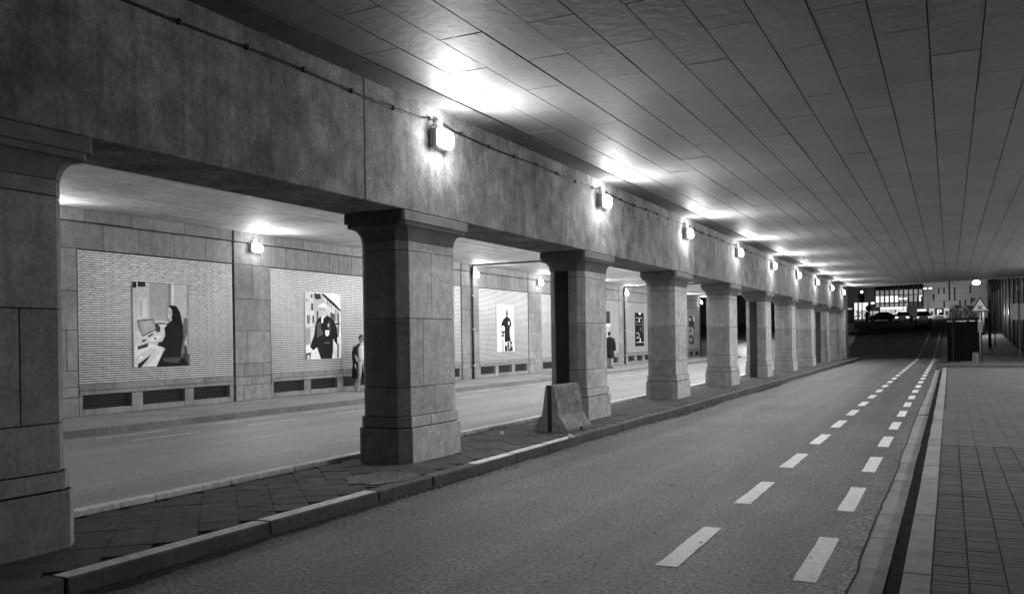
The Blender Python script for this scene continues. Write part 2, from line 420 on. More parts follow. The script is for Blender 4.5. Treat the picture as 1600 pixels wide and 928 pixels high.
MB().prism([(-5.85, -6), (-5.466, -6), (-5.466, endy(-5.46)), (-5.85, endy(-5.85))], CZ - .012, CZ + .02).build("margin_strip", margin, c1)
c2 = ceiling(-16.75, -6.752, 4.565, ceilm2, .4999, .2, 200, lambda x, y: y > 6 and x < -7.5)
MB().prism([(-16.75, -6), (6.7, -6), (6.7, endy(6.7)), (-16.75, endy(-16.75))], 5.92, 6.5).build("deck_slab", concrete, c1)
# pale edge trim at the end of the ceiling
MB().prism([(-5.4, endy(-5.4)), (6.6, endy(6.6)), (6.6, endy(6.6) + .12), (-5.4, endy(-5.4) + .12)], 4.57, 5.9).build("edge_trim", gray(.2), c1)

# ================================================================ BEAM
beam = empty("beam", (-6.3, 27, 3.2), "long stained concrete beam carried on the row of stone columns, with floodlights along it", "beam")
js = [-6, 8.05, 21.42, 33.1, 39.0, 50.6, 60.1]
for a, c in zip(js, js[1:]):
    MB().box(-.45, .45, a - 27 + .007, c - 27 - .007, .012, 1.395).build("beam_section", concrete, beam, bevel=.008)
MB().box(-.43, .43, -32.9, 33, .03, 1.38).build("joint_filler", joint, beam)
b = MB()
cb = []
lampy = [9.59 + 5.88 * k for k in range(9)]
y = -5
while y < 60:
    near = min(abs(y - l) for l in lampy)
    cb.append((-5.835, y, 4.375 + (.03 if near < .25 else 0) + .012 * math.sin(y * 2.1))); y += .2
cab = b.tube(cb, .013, 6).build("cable", cablem); tag(cab, "thin black cable clipped along the top of the concrete beam from lamp to lamp", "cable")
b = MB()
for i in range(0, len(cb), 4): b.box(-5.85, -5.815, cb[i][1]-.012, cb[i][1]+.012, cb[i][2]-.02, cb[i][2]+.03)
b.build("cable_clip", cablem, cab, kind="stuff")

# ================================================================ COLUMNS
def octo(hx, hy, c):
    return [(hx, -hy + c), (hx, hy - c), (hx - c, hy), (-hx + c, hy), (-hx, hy - c), (-hx, -hy + c), (-hx + c, -hy), (hx - c, -hy)]
def face_panels(out, hx, hy, c, z0, z1, splits, idx, gap=.0045, th=.02):
    """stone slabs of one course: one per face of the octagon, broad faces split at vertical joints"""
    P = octo(hx, hy, c)
    for i in range(8):
        a = Vector(P[i]); e = Vector(P[(i + 1) % 8]); L = (e - a).length; t = (e - a) / L; nrm = Vector((t.y, -t.x))
        cuts = [0] + ([q * L for q in splits] if i == 0 and splits else []) + [L]
        for u0, u1 in zip(cuts, cuts[1:]):
            g0 = gap if u0 > 0 else .0015; g1 = gap if u1 < L else .0015
            p0 = a + t * (u0 + g0); p1 = a + t * (u1 - g1); q1 = p1 - nrm * th; q0 = p0 - nrm * th
            b = MB(); b.prism([tuple(p0), tuple(p1), tuple(q1), tuple(q0)], z0 + gap, z1 - gap); out.append((i, b))
def column(yc, k):
    ordn = ["nearest stone column, dark and cut off by the left edge of the photo", "large second stone column, framed whole left of centre with the walking woman beside it",
            "third stone column, with a black vertical strip and the concrete barrier at its foot", "fourth stone column, plain, first one beyond the concrete barrier",
            "fifth stone column, sooty on its near face, two beyond the barrier column", "sixth stone column, with the second black vertical strip from the camera",
            "seventh stone column, broad sooty near face just after the second black strip", "eighth stone column, partly hidden in the receding row",
            "ninth stone column, with a narrow black strip far down the row", "tenth and last free-standing stone column before the end pier"][k]
    root = empty("column", (-6.3, yc, KZ - .01), ordn, "column", "stone columns carrying the beam")
    rng = random.Random(k * 7 + 3)
    Z = lambda z: z - KZ + .01
    # dark core that shows in the joints
    core = MB(); core.prism(octo(.335, .645, .118), 0, Z(2.87)); core.prism(octo(.38, .69, .12), 0, Z(.54)); core.prism(octo(.36, .67, .12), Z(.54), Z(.685))
    core.build("core", joint, root)
    out = []
    face_panels(out, .398, .708, .125, Z(.11), Z(.55), None, 0)
    face_panels(out, .375, .685, .122, Z(.555), Z(.69), [rng.choice((.4, .66))], 0)
    face_panels(out, .35, .66, .12, Z(.69), Z(1.05), [.53], 0)
    face_panels(out, .35, .66, .12, Z(1.05), Z(1.90), [(.27, .72), (.3, .82)][k % 2] if k != 1 else [.28], 0)
    face_panels(out, .35, .66, .12, Z(1.90), Z(2.74), [.5 + rng.uniform(-.1, .1)], 0)
    face_panels(out, .35, .66, .12, Z(2.74), Z(2.862), None, 0)
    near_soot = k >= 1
    def mm(i): return (stone_side if k else stone) if i in (0, 1, 2) else (soot if near_soot else stone)  # nearest column takes darker stone: its lack of light is in the colour
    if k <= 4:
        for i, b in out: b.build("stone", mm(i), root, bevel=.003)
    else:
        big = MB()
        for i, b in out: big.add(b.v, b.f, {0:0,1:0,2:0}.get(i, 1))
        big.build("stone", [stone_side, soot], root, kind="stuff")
    # capital: hollow flare dying into the slab
    rings = []
    for t in [q / 9 for q in range(10)]:
        a = t * math.pi / 2; f = 1 - math.cos(a); h = math.sin(a)
        rings.append([(x, y, Z(2.862) + .168 * (1 - math.cos(a)) * 0 + .168 * h ** 1.0) for x, y in octo(.352 + .075 * f, .662 + .115 * f, .12 - .02 * t)])
    MB().loft(rings).build("capital", capm, root)
    slab = MB(); slab.prism(octo(.435, .785, .06), Z(3.03), Z(3.085)); slab.prism(octo(.452, .80, .03), Z(3.0851), Z(3.205))
    slab.build("capital_slab", capm, root, bevel=.004)
    if k in (2, 5, 8):
        # sheet metal duct let into the near face
        MB().box(-.20, .06, -.672, -.60, Z(.69), Z(2.86)).build("duct_strip", blackm, root)
        MB().box(-.20, .06, -.72, -.60, Z(.115), Z(.689)).build("duct_foot", blackm, root)
    return root
for k in range(10): column(3.77 + 5.835 * k, k)
pier = empty("end_pier", (-6.3, 59.3, KZ - .01), "dark end pier closing the column row under the last lamp", "pier")
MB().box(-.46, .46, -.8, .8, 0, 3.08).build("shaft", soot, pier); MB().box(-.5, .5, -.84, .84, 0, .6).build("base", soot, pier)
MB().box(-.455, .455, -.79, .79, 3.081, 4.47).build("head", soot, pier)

# ================================================================ FAR WALL
wall = empty("brick_wall", (-16.6, 30, KZ), "long far wall with white glazed brick panels between stone piers and low vents", "wall")
WX = 0.0        # local x of the stone faces; y local = world - 30, z local = world - KZ
MB().box(-.9, -.15, -36, 35.2, -.2, 4.6).build("wall_core", joint, wall)
nstone = [0]; st_stuff = MB(); nb = [0]; br_stuff = MB(); nv = [0]
def wstone(y0, y1, z0, z1, near, x=0.0, g=.005):
    b = MB(); b.box(-.16, x, y0 - 30 + g, y1 - 30 - g, z0 - KZ + g, z1 - KZ - g)
    if near and nstone[0] < 290: nstone[0] += 1; b.build("stone", wallstone, wall, bevel=.004)
    else: st_stuff.add(b.v, b.f)
J = [11.09 + 5.91 * k for k in range(-2, 9)]
slat = MB(); mort = MB()
bme = {}
for j in (0,): pass
def brick_len(kind): return .285 if kind else .132
for bi, j in enumerate(J):
    near = 1 < bi < 9
    yE = j + 5.91
    # pier
    zz = [.12, .53, .75, 1.1, 1.96, 2.79, 3.7]
    splits = [[.5], [], [.75], [.28, .95], [.6], [.3, 1.0]]
    rr = random.Random(bi)
    for q, (a, c) in enumerate(zip(zz, zz[1:])):
        cut = [j + .07] + [j + .07 + v * (1 + .1 * rr.uniform(-1, 1)) for v in (splits[(q + bi) % 6] if q not in (1,) else [.6])] + [j + 1.40]
        for u0, u1 in zip(cut, cut[1:]): wstone(u0, u1, a, c, near, .0 + (.012 if q == 0 else 0))
    # lintel and top band
    cut = [j + .07, j + 1.05] + [j + 1.05 + .99 * q + rr.uniform(-.05, .05) for q in range(1, 5)] + [yE]
    for u0, u1 in zip(cut, cut[1:]): wstone(u0, u1, 3.7, 4.27, near)
    cut = [j + .07, j + 1.6, j + 2.8, j + 4.35, yE]
    for u0, u1 in zip(cut, cut[1:]): wstone(u0, u1, 4.285, 4.565, near, .012)
    # plinth with three vents
    P0, P1 = j + 1.41, yE
    for u0, u1 in zip([P0, P0 + .9, P0 + 2.3, P0 + 3.5], [P0 + .9, P0 + 2.3, P0 + 3.5, P1]): wstone(u0, u1, .66, .81, near)
    wstone(P0, P1, .56, .66, near, .012)
    V = [(j + 1.50, j + 2.75), (j + 3.06, j + 4.28), (j + 4.57, j + 5.76)]
    e = [P0] + [q for v in V for q in v] + [P1]
    for q in range(0, 8, 2): wstone(e[q], e[q+1], .12, .56, near)
    for (a, c) in V:
        wstone(a, c, .12, .26, near, -.004)
        fr = MB()
        for q in range(4): fr.add([(-.12, a-30, .15+q*.07), (-.12, c-30, .15+q*.07), (-.09, c-30, .205+q*.07), (-.09, a-30, .205+q*.07)], [(0,1,2,3)])
        if near: fr.build("vent_slats", slatm, wall)
        else: slat.add(fr.v, fr.f)
    # brick panel
    mort.box(-.16, -.016, j + 1.41 - 30, yE - 30 - .0, .81 - KZ, 3.7 - KZ)
    rows = 57; ph = (3.69 - .815) / rows
    for r in range(rows):
        z0 = .815 + r * ph; yy = j + 1.415 - random.choice((.0, .0)) ; kinds = [(0,1,1),(1,1,0),(1,0,1)]
        seq = (1, 1, 0); q = (0, 2, 1, 2)[r % 4]
        first = True
        while yy < yE - .02:
            ln = brick_len(seq[q % 3]) + random.uniform(-.0015, .0015)
            if first: ln = (.13, .075, .15, .06)[r % 4]; first = False
            y1 = min(yy + ln, yE - .01)
            if y1 - yy > .03:
                xx = random.uniform(-.003, .003)
                b = MB(); b.box(-.02, xx, yy - 30, y1 - 30, z0 - KZ, z0 + ph - .019 - KZ)
                if bi == 2 and nb[0] < 300 and r > rows - 18: nb[0] += 1; b.build("brick", brickm, wall)
                elif bi > 0: br_stuff.add(b.v, b.f)
            yy = y1 + .012; q += 1
mort.build("mortar_bed", mortar, wall); slat.build("vent_slats", slatm, wall, kind="stuff")
br_stuff.build("brick", brickm, wall, kind="stuff"); st_stuff.build("stone", wallstone, wall, kind="stuff")
# cable along the wall and down pipes at the expansion joints
wc = MB().tube([(-16.58, yy / 2, 4.278 + .01 * math.sin(yy)) for yy in range(-10, 131)], .014, 6).build("cable", cablem)
tag(wc, "black cable running along the far wall just under the ceiling", "cable")
for yp, lb in ((29.62, "dark drain pipe on the wall beside the ball player poster"), (47.35, "dark drain pipe on the wall beside the black lettered poster")):
    p = empty("drain_pipe", (-16.53, yp, KZ), lb, "pipe", "drain pipes on the far wall")
    MB().tube([(0,0,0), (0,0,4.36)], .045, 10).build("pipe", blackm, p, smooth=True)
    for z in (.5, 1.9, 3.2): MB().box(-.07, .05, -.06, .06, z, z + .05).build("bracket", metal, p)
    MB().box(0, 9.7, -.04, .04, 4.37, 4.43).build("ceiling_channel", blackm, p)

# ================================================================ LAMPS
def floodlight(loc, facing, power, label, group, tilt=-.10):
    root = empty("floodlight", loc, label, "lamp", group, rz=0 if facing > 0 else math.pi)
    b = MB(); b.prism([(.0, -.17), (.05, -.19), (.05, .19), (.0, .17)], -.13, .12); b.box(.05, .115, -.175, .175, -.12, .11)
    b.build("housing", housem, root, bevel=.006)
    sq = lambda t: math.copysign(abs(t) ** .45, t)
    g = MB(); g.loft([[(x, ry * sq(math.cos(2*math.pi*q/24)), -.005 + rz_ * sq(math.sin(2*math.pi*q/24))) for q in range(24)] for x, ry, rz_ in ((.085, .165, .112), (.13, .175, .122), (.165, .165, .112), (.185, .13, .085))])
    g.build("glass", glow, root)
    MB().box(0, .07, -.06, .05, .14, .23).build("junction_box", boxw, root)
    MB().tube([(.03, -.19, .0), (.02, -.2, .1), (.03, -.05, .17)], .008, 6).build("bracket", metal, root)
    lamp("lamp_light", (.20, 0, -.005), power, .22, (1, 0, tilt), root, size_y=.16)
    l = lamp("lamp_glow", (.34, 0, -.02), power * .24, .05, None, root, kind='POINT')
    return root
ords = ["first", "second", "third", "fourth", "fifth", "sixth", "seventh", "eighth", "ninth"]
for k, y in enumerate(lampy):
    floodlight((-5.85, y, 4.19), 1, P_BEAM, "lit floodlight on the concrete beam, %s lamp counting from the camera" % ords[k], "floodlights along the beam", tilt=-.42)
for k, y in enumerate([3.7] + lampy):  # unseen lamps added to light the far wall and left carriageway
    f = floodlight((-6.755, y + .35, 4.0), -1, P_BACK * (.09, .30, .75, 1.5, 2.2, 2.4, 2.4, 2.4, 2.0, 1.3)[k], "%s added floodlight on the hidden back of the beam" % (["nearest"] + ords)[k], "added floodlights on the back of the beam", tilt=-.3)
wl = [11.6, 17.78, 23.8, 29.83, 35.85, 41.7, 47.55, 53.4, 59.2, 64.3]
for k, y in enumerate(wl):
    lab = ["lit floodlight on the far wall hidden behind the nearest column", "lit floodlight on the far wall between the office poster and the street poster", "lit floodlight on the far wall hidden behind the second column",
           "lit floodlight on the far wall beside the drain pipe near the ball player poster", "lit floodlight on the far wall just left of the third column",
           "lit floodlight on the far wall behind the third column", "lit floodlight on the far wall above the black lettered poster",
           "lit floodlight on the far wall behind the fourth column", "lit floodlight on the far wall left of the last poster", "lit floodlight on the last pier of the far wall"][k]
    floodlight((-16.588, y, 4.17), 1, P_WALL * (.3 if k == 0 else 1), lab, "floodlights along the far wall", tilt=-.5)
# wall on the right of the pavement, outside the frame, nearer lamps added to light the column sides
rw = tag(MB().box(6.62, 7.2, -6, 52.8, -.2, 5.9).build("side_wall", stone), "plain stone wall on the right side of the underpass", "wall")
for y, pw, nm_ in ((13, .95, 'nearest'), (20, .9, 'second'), (27, .9, 'third'), (33, 1.2, 'fourth'), (39, 1.2, 'fifth'), (45, 1.2, 'farthest')):
    f = floodlight((6.615, y, 4.0), -1, P_SIDE * pw, "%s floodlight on the stone wall right of the pavement" % nm_, "floodlights on the right-hand wall", tilt=-.35 if y > 36 else -.75)

# ================================================================ POSTERS
def poster(y0, y1, z0, z1, bgv, corners, polys, label):
    TL, TR, BL, BR = corners
    root = empty("poster", (-16.585, (y0 + y1) / 2, z0), label, "poster", "photographic posters on the white brick wall")
    Wd, H = y1 - y0, z1 - z0
    def st(p):
        x, y = p; t = .5
        for _ in range(6):
            xl = TL[0] + (BL[0] - TL[0]) * t; xr = TR[0] + (BR[0] - TR[0]) * t; s_ = (x - xl) / (xr - xl)
            yt = TL[1] + (TR[1] - TL[1]) * s_; yb = BL[1] + (BR[1] - BL[1]) * s_; t = (y - yt) / (yb - yt)
        return min(1, max(0, s_)), min(1, max(0, t))
    MB().box(-.012, .010, -Wd/2, Wd/2, 0, H).build("board", gray(bgv, .9), root)
    b = MB(); mats = []; names = {}
    for i, (v, pts) in enumerate(polys):
        g = gray(v, .9)
        if g.name not in names: names[g.name] = len(mats); mats.append(g)
        q = [st(p) for p in pts]; x = .0106 + i * .0004
        b.add([(x, (s_ - .5) * Wd, (1 - t) * H) for s_, t in q], [tuple(range(len(q)))], names[g.name])
    b.build("print", mats, root)
def ell(cx, cy, rx, ry, n=14, a0=0): return [(cx + rx * math.cos(a0 + 2*math.pi*i/n), cy + ry * math.sin(a0 + 2*math.pi*i/n)) for i in range(n)]
def rc(a, b, c, d): return [(a, b), (c, b), (c, d), (a, d)]
P1 = [(.55, rc(60,60,215,600)), (.62, rc(120,215,200,420)), (.48, rc(130,240,165,400)), (.7, rc(160,230,195,410)), (.02, rc(66,64,100,120)), (.03, rc(112,55,183,110)),
      (.40, rc(222,60,428,440))]
P1 += [(.33, rc(226, 80 + i * 24, 400, 86 + i * 24)) for i in range(14)]
P1 += [(.28, rc(404,70,426,440)), (.75, rc(430,70,458,470)), (.5, rc(462,70,588,470)), (.42, rc(470,470,600,640)), (.26, rc(590,80,622,880)), (.08, rc(560,760,620,880)),
       (.62, [(85,560),(300,470),(400,470),(370,620),(85,760)]), (.75, [(85,690),(230,655),(368,705),(290,893),(85,895)]), (.6, [(85,800),(240,700),(330,740),(200,893),(85,893)]),
       (.03, [(118,862),(242,766),(205,820),(150,893),(120,893)]), (.85, ell(150,795,14,16)),
       (.10, [(106,436),(252,418),(300,520),(156,596)]), (.38, [(118,446),(246,430),(288,516),(160,580)]), (.46, [(150,460),(220,450),(240,490),(180,500)]),
       (.05, [(270,470),(300,460),(325,510),(320,550),(285,550)]), (.06, [(110,690),(215,655),(205,695),(115,722)]), (.1, [(150,630),(190,615),(185,640),(150,652)]), (.05, [(200,590),(250,560),(262,570),(215,600)]),
       (.8, [(215,620),(300,580),(330,600),(240,650)]), (.12, ell(275,612,12,12)), (.7, [(320,480),(390,480),(380,500),(325,505)]), (.05, [(300,455),(400,465),(398,474),(310,470)]),
       (.02, [(290,893),(340,770),(380,700),(470,700),(560,760),(600,893)]), (.07, [(350,800),(540,790),(500,850),(360,840)]), (.5, [(345,700),(470,716),(465,730),(350,708)]),
       (.02, [(395,470),(430,430),(520,440),(548,480),(552,620),(530,800),(420,770),(360,700),(300,680),(298,650),(345,640),(372,580),(362,510)]),
       (.55, [(215,640),(300,640),(305,670),(230,665)]),
       (.14, [(552,425),(570,408),(592,415),(597,480),(590,560),(560,650),(548,800),(524,785),(530,700),(552,600)]), (.05, [(560,660),(585,700),(590,800),(560,830)]),
       (.015, [(395,300),(430,285),(480,295),(515,350),(535,440),(540,500),(450,470),(420,440),(420,330)]),
       (.50, [(384,340),(396,308),(425,302),(444,330),(440,380),(425,412),(405,425),(386,405)]), (.55, rc(410,400,432,440)), (.03, rc(388,345,402,352)), (.03, rc(412,350,430,357)), (.8, [(393,385),(412,392),(408,400),(394,396)]), (.02, [(395,300),(440,296),(452,340),(440,420),(436,340),(420,312)])]
poster(13.88, 15.51, 1.12, 3.07, .60, ((65,60),(608,85),(85,893),(618,870)), P1, "photo poster of a curly haired office worker at a laptop")
P2 = [(.62, [(60,55),(130,60),(150,200),(150,622),(60,622)]), (.5, [(130,60),(200,66),(290,160),(290,620),(130,620)]), (.66, [(200,75),(355,215),(355,400),(280,400)]),
      (.03, [(190,62),(215,72),(300,150),(352,205),(350,222),(290,172),(205,88)]), (.05, rc(135,65,150,110)), (.04, [(140,70),(180,70),(190,110),(150,120)]),
      (.08, rc(75,250,96,322)), (.5, rc(84,252,87,320)), (.1, rc(108,150,124,210)), (.1, rc(105,75,118,105)), (.1, rc(116,255,130,315)), (.1, rc(150,215,164,285)), (.15, rc(68,115,80,130)),
      (.12, rc(237,125,243,165)), (.12, rc(252,135,258,180)), (.12, rc(268,160,274,195)), (.1, [(262,225),(300,240),(300,320),(262,300)]), (.15, rc(305,200,312,300)), (.15, rc(320,215,327,310)),
      (.4, [(60,345),(150,345),(150,350),(60,352)]), (.32, rc(62,355,100,500)), (.72, [(62,500),(355,440),(355,620),(62,620)]), (.05, ell(322,325,24,9)),
      (.018, [(178,262),(205,280),(240,250),(290,300),(318,360),(322,430),(318,505),(300,480),(284,450),(282,560),(272,618),(182,618),(150,520),(118,545),(94,512),(128,420),(142,320),(152,290)]),
      (.07, [(150,320),(180,300),(190,420),(150,440)]), (.09, [(160,360),(175,352),(200,400),(195,420)]), (.06, [(245,300),(262,300),(262,400),(248,390)]), (.2, rc(208,480,255,486)),
      (.8, [(186,270),(205,262),(200,310),(188,322)]), (.58, [(166,190),(178,165),(205,158),(228,172),(234,215),(226,250),(200,266),(178,248)]), (.85, [(160,190),(170,158),(205,146),(232,165),(236,195),(215,182),(180,184)]),
      (.1, rc(174,198,190,206)), (.1, rc(198,200,214,208)), (.35, [(184,236),(206,238),(204,244),(186,242)]), (.88, [(218,378),(248,378),(250,412),(234,430),(219,418)]), (.4, rc(226,392,240,404)), (.5, [(238,322),(250,320),(248,350),(238,350)]),
      (.12, [(326,235),(336,235),(328,612),(317,612)]), (.75, [(316,440),(340,432),(348,460),(340,495),(318,490)]), (.7, [(74,560),(92,532),(108,545),(92,575),(78,590)]), (.05, [(64,570),(100,560),(94,620),(88,620),(88,580),(72,586),(72,620),(64,620)])]
poster(19.81, 21.45, 1.13, 3.08, .86, ((60,55),(350,72),(62,622),(355,618)), P2, "photo poster of an old man in dark jacket with a pole")
P3 = [(.55, [(160,600),(205,600),(205,825),(170,825)]), (.35, rc(180,640,200,825)), (.10, [(232,170),(268,170),(272,250),(262,290),(238,290)]), (.55, ell(247,165,22,26)), (.5, rc(246,200,262,216)),
      (.02, [(236,288),(264,290),(308,330),(322,395),(322,425),(300,440),(292,520),(300,600),(312,665),(215,682),(212,600),(218,500),(200,440),(160,460),(172,380),(192,335)]),
      (.8, rc(272,360,290,415)), (.6, [(302,440),(320,440),(330,560),(325,640),(308,640),(300,540)]), (.35, [(160,460),(175,455),(170,540),(158,520)]),
      (.03, ell(192,520,24,30)), (.9, ell(190,470,26,42)), (.04, ell(184,575,24,24)), (.6, ell(176,568,9,9)), (.03, [(212,695),(330,665),(338,815),(214,822)]),
      (.8, [(230,690),(262,700),(240,745),(222,720)]), (.7, [(280,690),(300,690),(290,790),(282,780)]), (.6, rc(255,750,262,820)), (.7, [(310,720),(325,700),(322,760)])]
poster(31.72, 33.28, 1.12, 3.07, .9, ((98,100),(362,115),(105,830),(362,820)), P3, "photo poster of a player in a dark shirt holding a ball")
C4 = ((0,0),(100,0),(0,100),(100,100))
P4 = [(.03, rc(0,0,100,34)), (.8, ell(60,20,6,3)), (.85, rc(0,34,100,42)), (.35, rc(0,42,100,96)), (.6, rc(50,50,70,90))]
poster(43.45, 45.05, 1.12, 3.07, .5, C4, P4, "poster with black top and white strip, just above the standing man")
P5 = [(.75, [(35,0),(55,8),(70,0)]), (.3, rc(5,14,80,17)), (.7, rc(42,18,52,26)), (.3, rc(5,26,60,28)), (.85, [(50,43),(62,49),(52,56),(60,49)]), (.6, [(10,60),(40,60),(44,70),(40,76),(10,76),(10,74),(38,73),(38,62),(10,62)]),
      (.8, [(52,75),(60,80),(56,88),(46,88)]), (.6, rc(5,88,95,89.5)), (.2, rc(80,20,84,60)), (.15, rc(0,34,90,36))]
poster(49.35, 50.95, 1.12, 3.1, .015, C4, P5, "narrow looking black poster with small white shapes, beside the drain pipe")
P6 = [(.05, rc(0,0,60,40)), (.7, ell(20,12,12,6)), (.05, [(50,10),(90,20),(95,90),(60,60)]), (.8, [(60,40),(72,45),(70,80),(62,70)]), (.06, [(0,70),(60,66),(90,100),(0,100)]), (.4, ell(30,85,18,6)), (.6, rc(70,0,100,18)), (.15, rc(5,45,45,60))]
poster(61.15, 62.8, 1.12, 3.1, .35, C4, P6, "last poster on the wall, with dark mottled figures, left of the fifth column")

# ================================================================ BARRIER
bar = empty("concrete_barrier", (-5.765, 12.87, KZ + .004), "worn short concrete barrier block standing at the foot of the third column", "barrier", rz=R(-4))
prof = [(-.30,0),(-.30,.05),(-.285,.08),(-.15,.27),(-.085,.70),(-.065,.75),(.065,.75),(.085,.70),(.15,.27),(.285,.08),(.30,.05),(.30,0)]
bm_ = MB(); n = len(prof); L0, L1 = -.03, .87
yscale = lambda z: 0.0
segs = [L0, .25, .5, .7, L1]
rings = []
for yv in segs: rings.append([(x, yv, z) for x, z in prof])
bm_.loft(rings)
bo = bm_.build("block", barrm, bar)
MB().box(.27, .304, .42, .53, -.001, .055).build("lifting_slot", barrd, bar)
MB().box(-.05, .03, -.034, -.02, 0, .74).build("end_groove", barrd, bar)
b = MB(); b.prism([(-.30,-.042),(-.06,-.042),(-.06,-.031),(-.30,-.031)], .0, .12); 
lit_ = []
def litter(x, y, z, s_, lab, nm="litter"):
    b = MB(); b.add([(-s_,-s_*.7,.002),(s_,-s_*.5,.004),(s_*.9,s_*.8,.018),(-s_*.8,s_*.6,.012),(0,0,.03)], [(0,1,4),(1,2,4),(2,3,4),(3,0,4),(3,2,1,0)])
    o = b.build(nm, white_l, loc=(x, y, z)); o.rotation_euler.z = random.uniform(0, 3); return tag(o, lab, "litter")
def reflector(x, y, z, lab):
    r_ = empty("reflector", (x, y, z), lab, "reflector")
    MB().box(-.022, .022, -.022, .022, 0, .055).build("lens", white_l, r_); MB().box(-.03, .03, -.03, .03, -.001, .008).build("base", metal, r_)
reflector(-6.35, 12.86 - .6, KZ, "small white square reflector on the island tiles left of the barrier")
reflector(-5.13, 12.15, KZ + .01, "small white square reflector on the kerb edge right of the barrier")

bits = [(r * .9) for r in range(24)]
lb = MB()
for i in range(120):
    x = random.uniform(-13.5, -7.6); y = random.uniform(6, 24); s_ = random.uniform(.008, .022)
    lb.add([(x-s_,y-s_*.5,.008),(x+s_,y-s_*.6,.01),(x+s_*.8,y+s_*.7,.016),(x-s_*.7,y+s_,.012)], [(0,1,2,3)])
for i in range(260):
    x = -5.1 + abs(random.gauss(0, .10)); y = random.uniform(3.8, 26); s_ = random.uniform(.004, .012)
    lb.add([(x-s_,y-s_*.5,.008),(x+s_,y-s_*.6,.01),(x+s_*.8,y+s_*.7,.02),(x-s_*.7,y+s_,.012)], [(0,1,2,3)])
for i in range(60):
    x = random.uniform(-5, -.7); y = random.uniform(4, 20); s_ = random.uniform(.004, .010)
    lb.add([(x-s_,y-s_*.5,.008),(x+s_,y-s_*.6,.01),(x+s_*.8,y+s_*.7,.014),(x-s_*.7,y+s_,.012)], [(0,1,2,3)])
tag(lb.build("road_litter", gray(.5)), "tiny pale scraps and grit scattered over the road", "litter", kind="stuff")
# darker flakes, leaves and stones
lb = MB()
for i in range(500):
    x = random.choice((-5.08 + abs(random.gauss(0, .1)), random.uniform(-5, -.7), -.36 + random.uniform(-.04, .04))); y = random.uniform(3.8, 22); s_ = random.uniform(.004, .014)
    z = .002 if x > -.45 else .006
    lb.add([(x-s_,y-s_*.5,z),(x+s_,y-s_*.6,z+.003),(x+s_*.8,y+s_*.7,z+.010),(x-s_*.7,y+s_,z+.004)], [(0,1,2,3)])
tag(lb.build("grit", gray(.02)), "dark grit and leaf flakes along the kerbs", "grit", kind="stuff")

# ================================================================ PEOPLE
def skin_body(name, joints, edges, radii, m, parent):
    me = bpy.data.meshes.new(name); me.from_pydata(joints, edges, [])
    o = bpy.data.objects.new(name, me); COL.objects.link(o)
    md = o.modifiers.new("skin", 'SKIN'); sv = me.skin_vertices[0].data
    for i, r in enumerate(radii): sv[i].radius = r if isinstance(r, tuple) else (r, r)
    sv[0].use_root = True
    sd = o.modifiers.new("sub", 'SUBSURF'); sd.levels = 2; sd.render_levels = 2
    dg = bpy.context.evaluated_depsgraph_get(); nm = bpy.data.meshes.new_from_object(o.evaluated_get(dg))
    o.modifiers.clear(); o.data = nm; nm.materials.clear(); nm.materials.append(m)
    nm.polygons.foreach_set("use_smooth", [True] * len(nm.polygons)); o.parent = parent
    return o
skinm = mat("skin", .36, (9, .08), rough=.5)
coatm = mat("dark_wool_coat", .013, (9, .3), (80, .2), rough=.9)
knit = mat("white_knit", .75, (20, .1), (120, .15), rough=.9, bump=.3, bscale=120)
trou = mat("grey_trousers", .22, (9, .2), rough=.85)
trou_l = mat("pale_flared_trousers", .40, (9, .2), rough=.85)
shoe = mat("shoe_leather", .03, rough=.35)
hairm = mat("dark_hair", .012, (60, .3), rough=.5)
def ring(cx, cy, z, rx, ry, n=16): return [(cx + rx*math.cos(2*math.pi*i/n), cy + ry*math.sin(2*math.pi*i/n), z) for i in range(n)]
def fingers(pos, down, m, parent, side, hold=False):
    x, y, z = pos; js = [(x, y, z + .04), (x, y, z - .04)]; ed = [(0, 1)]; rr = [(.022, .014), (.034, .016)]
    for f, (dy, ln) in enumerate(((-.026, .07), (-.009, .082), (.009, .076), (.026, .06))):
        a = len(js); js += [(x, y + dy, z - .07), (x - .006*side, y + dy, z - .07 - ln*.5), (x - .02*side, y + dy, z - .07 - ln)]
        ed += [(1, a), (a, a+1), (a+1, a+2)]; rr += [.0095, .009, .007]
    a = len(js); js += [(x, y - .045, z - .03), (x - .01*side, y - .055, z - .075)]; ed += [(1, a), (a, a+1)]; rr += [.011, .009]
    return skin_body("hand", js, ed, rr, m, parent)

# woman: walks towards the right of the photo, dark coat over the shoulders, white jumper (local +y = the way she faces)
wo = empty("person", (-16.0, 21.70, KZ + .004), "woman walking in dark open coat, white jumper and grey flared trousers, beside the second column", "person", rz=R(-118))
J_ = [(0,0,.90),(0,-.01,1.05),(0,0,1.22),(0,.01,1.36),(0,.0,1.45),(0,.015,1.50),
     (-.09,0,.86),(-.09,.12,.50),(-.085,.17,.10),(-.085,.28,.03),
     (.09,0,.86),(.09,.02,.48),(.085,-.20,.14),(.085,-.14,.04),
     (-.165,.0,1.34),(-.215,-.05,1.10),(-.20,.08,.90),
     (.165,.0,1.34),(.22,.04,1.10),(.21,.14,.90)]
E_ = [(0,1),(1,2),(2,3),(3,4),(4,5),(0,6),(6,7),(7,8),(8,9),(0,10),(10,11),(11,12),(12,13),(3,14),(14,15),(15,16),(3,17),(17,18),(18,19)]
R_ = [(.13,.10),(.115,.085),(.135,.095),(.10,.07),.05,.048,.088,.06,.045,.032,.088,.06,.045,.032,.055,.042,.032,.055,.042,.032]
skin_body("body", J_, E_, R_, skinm, wo)
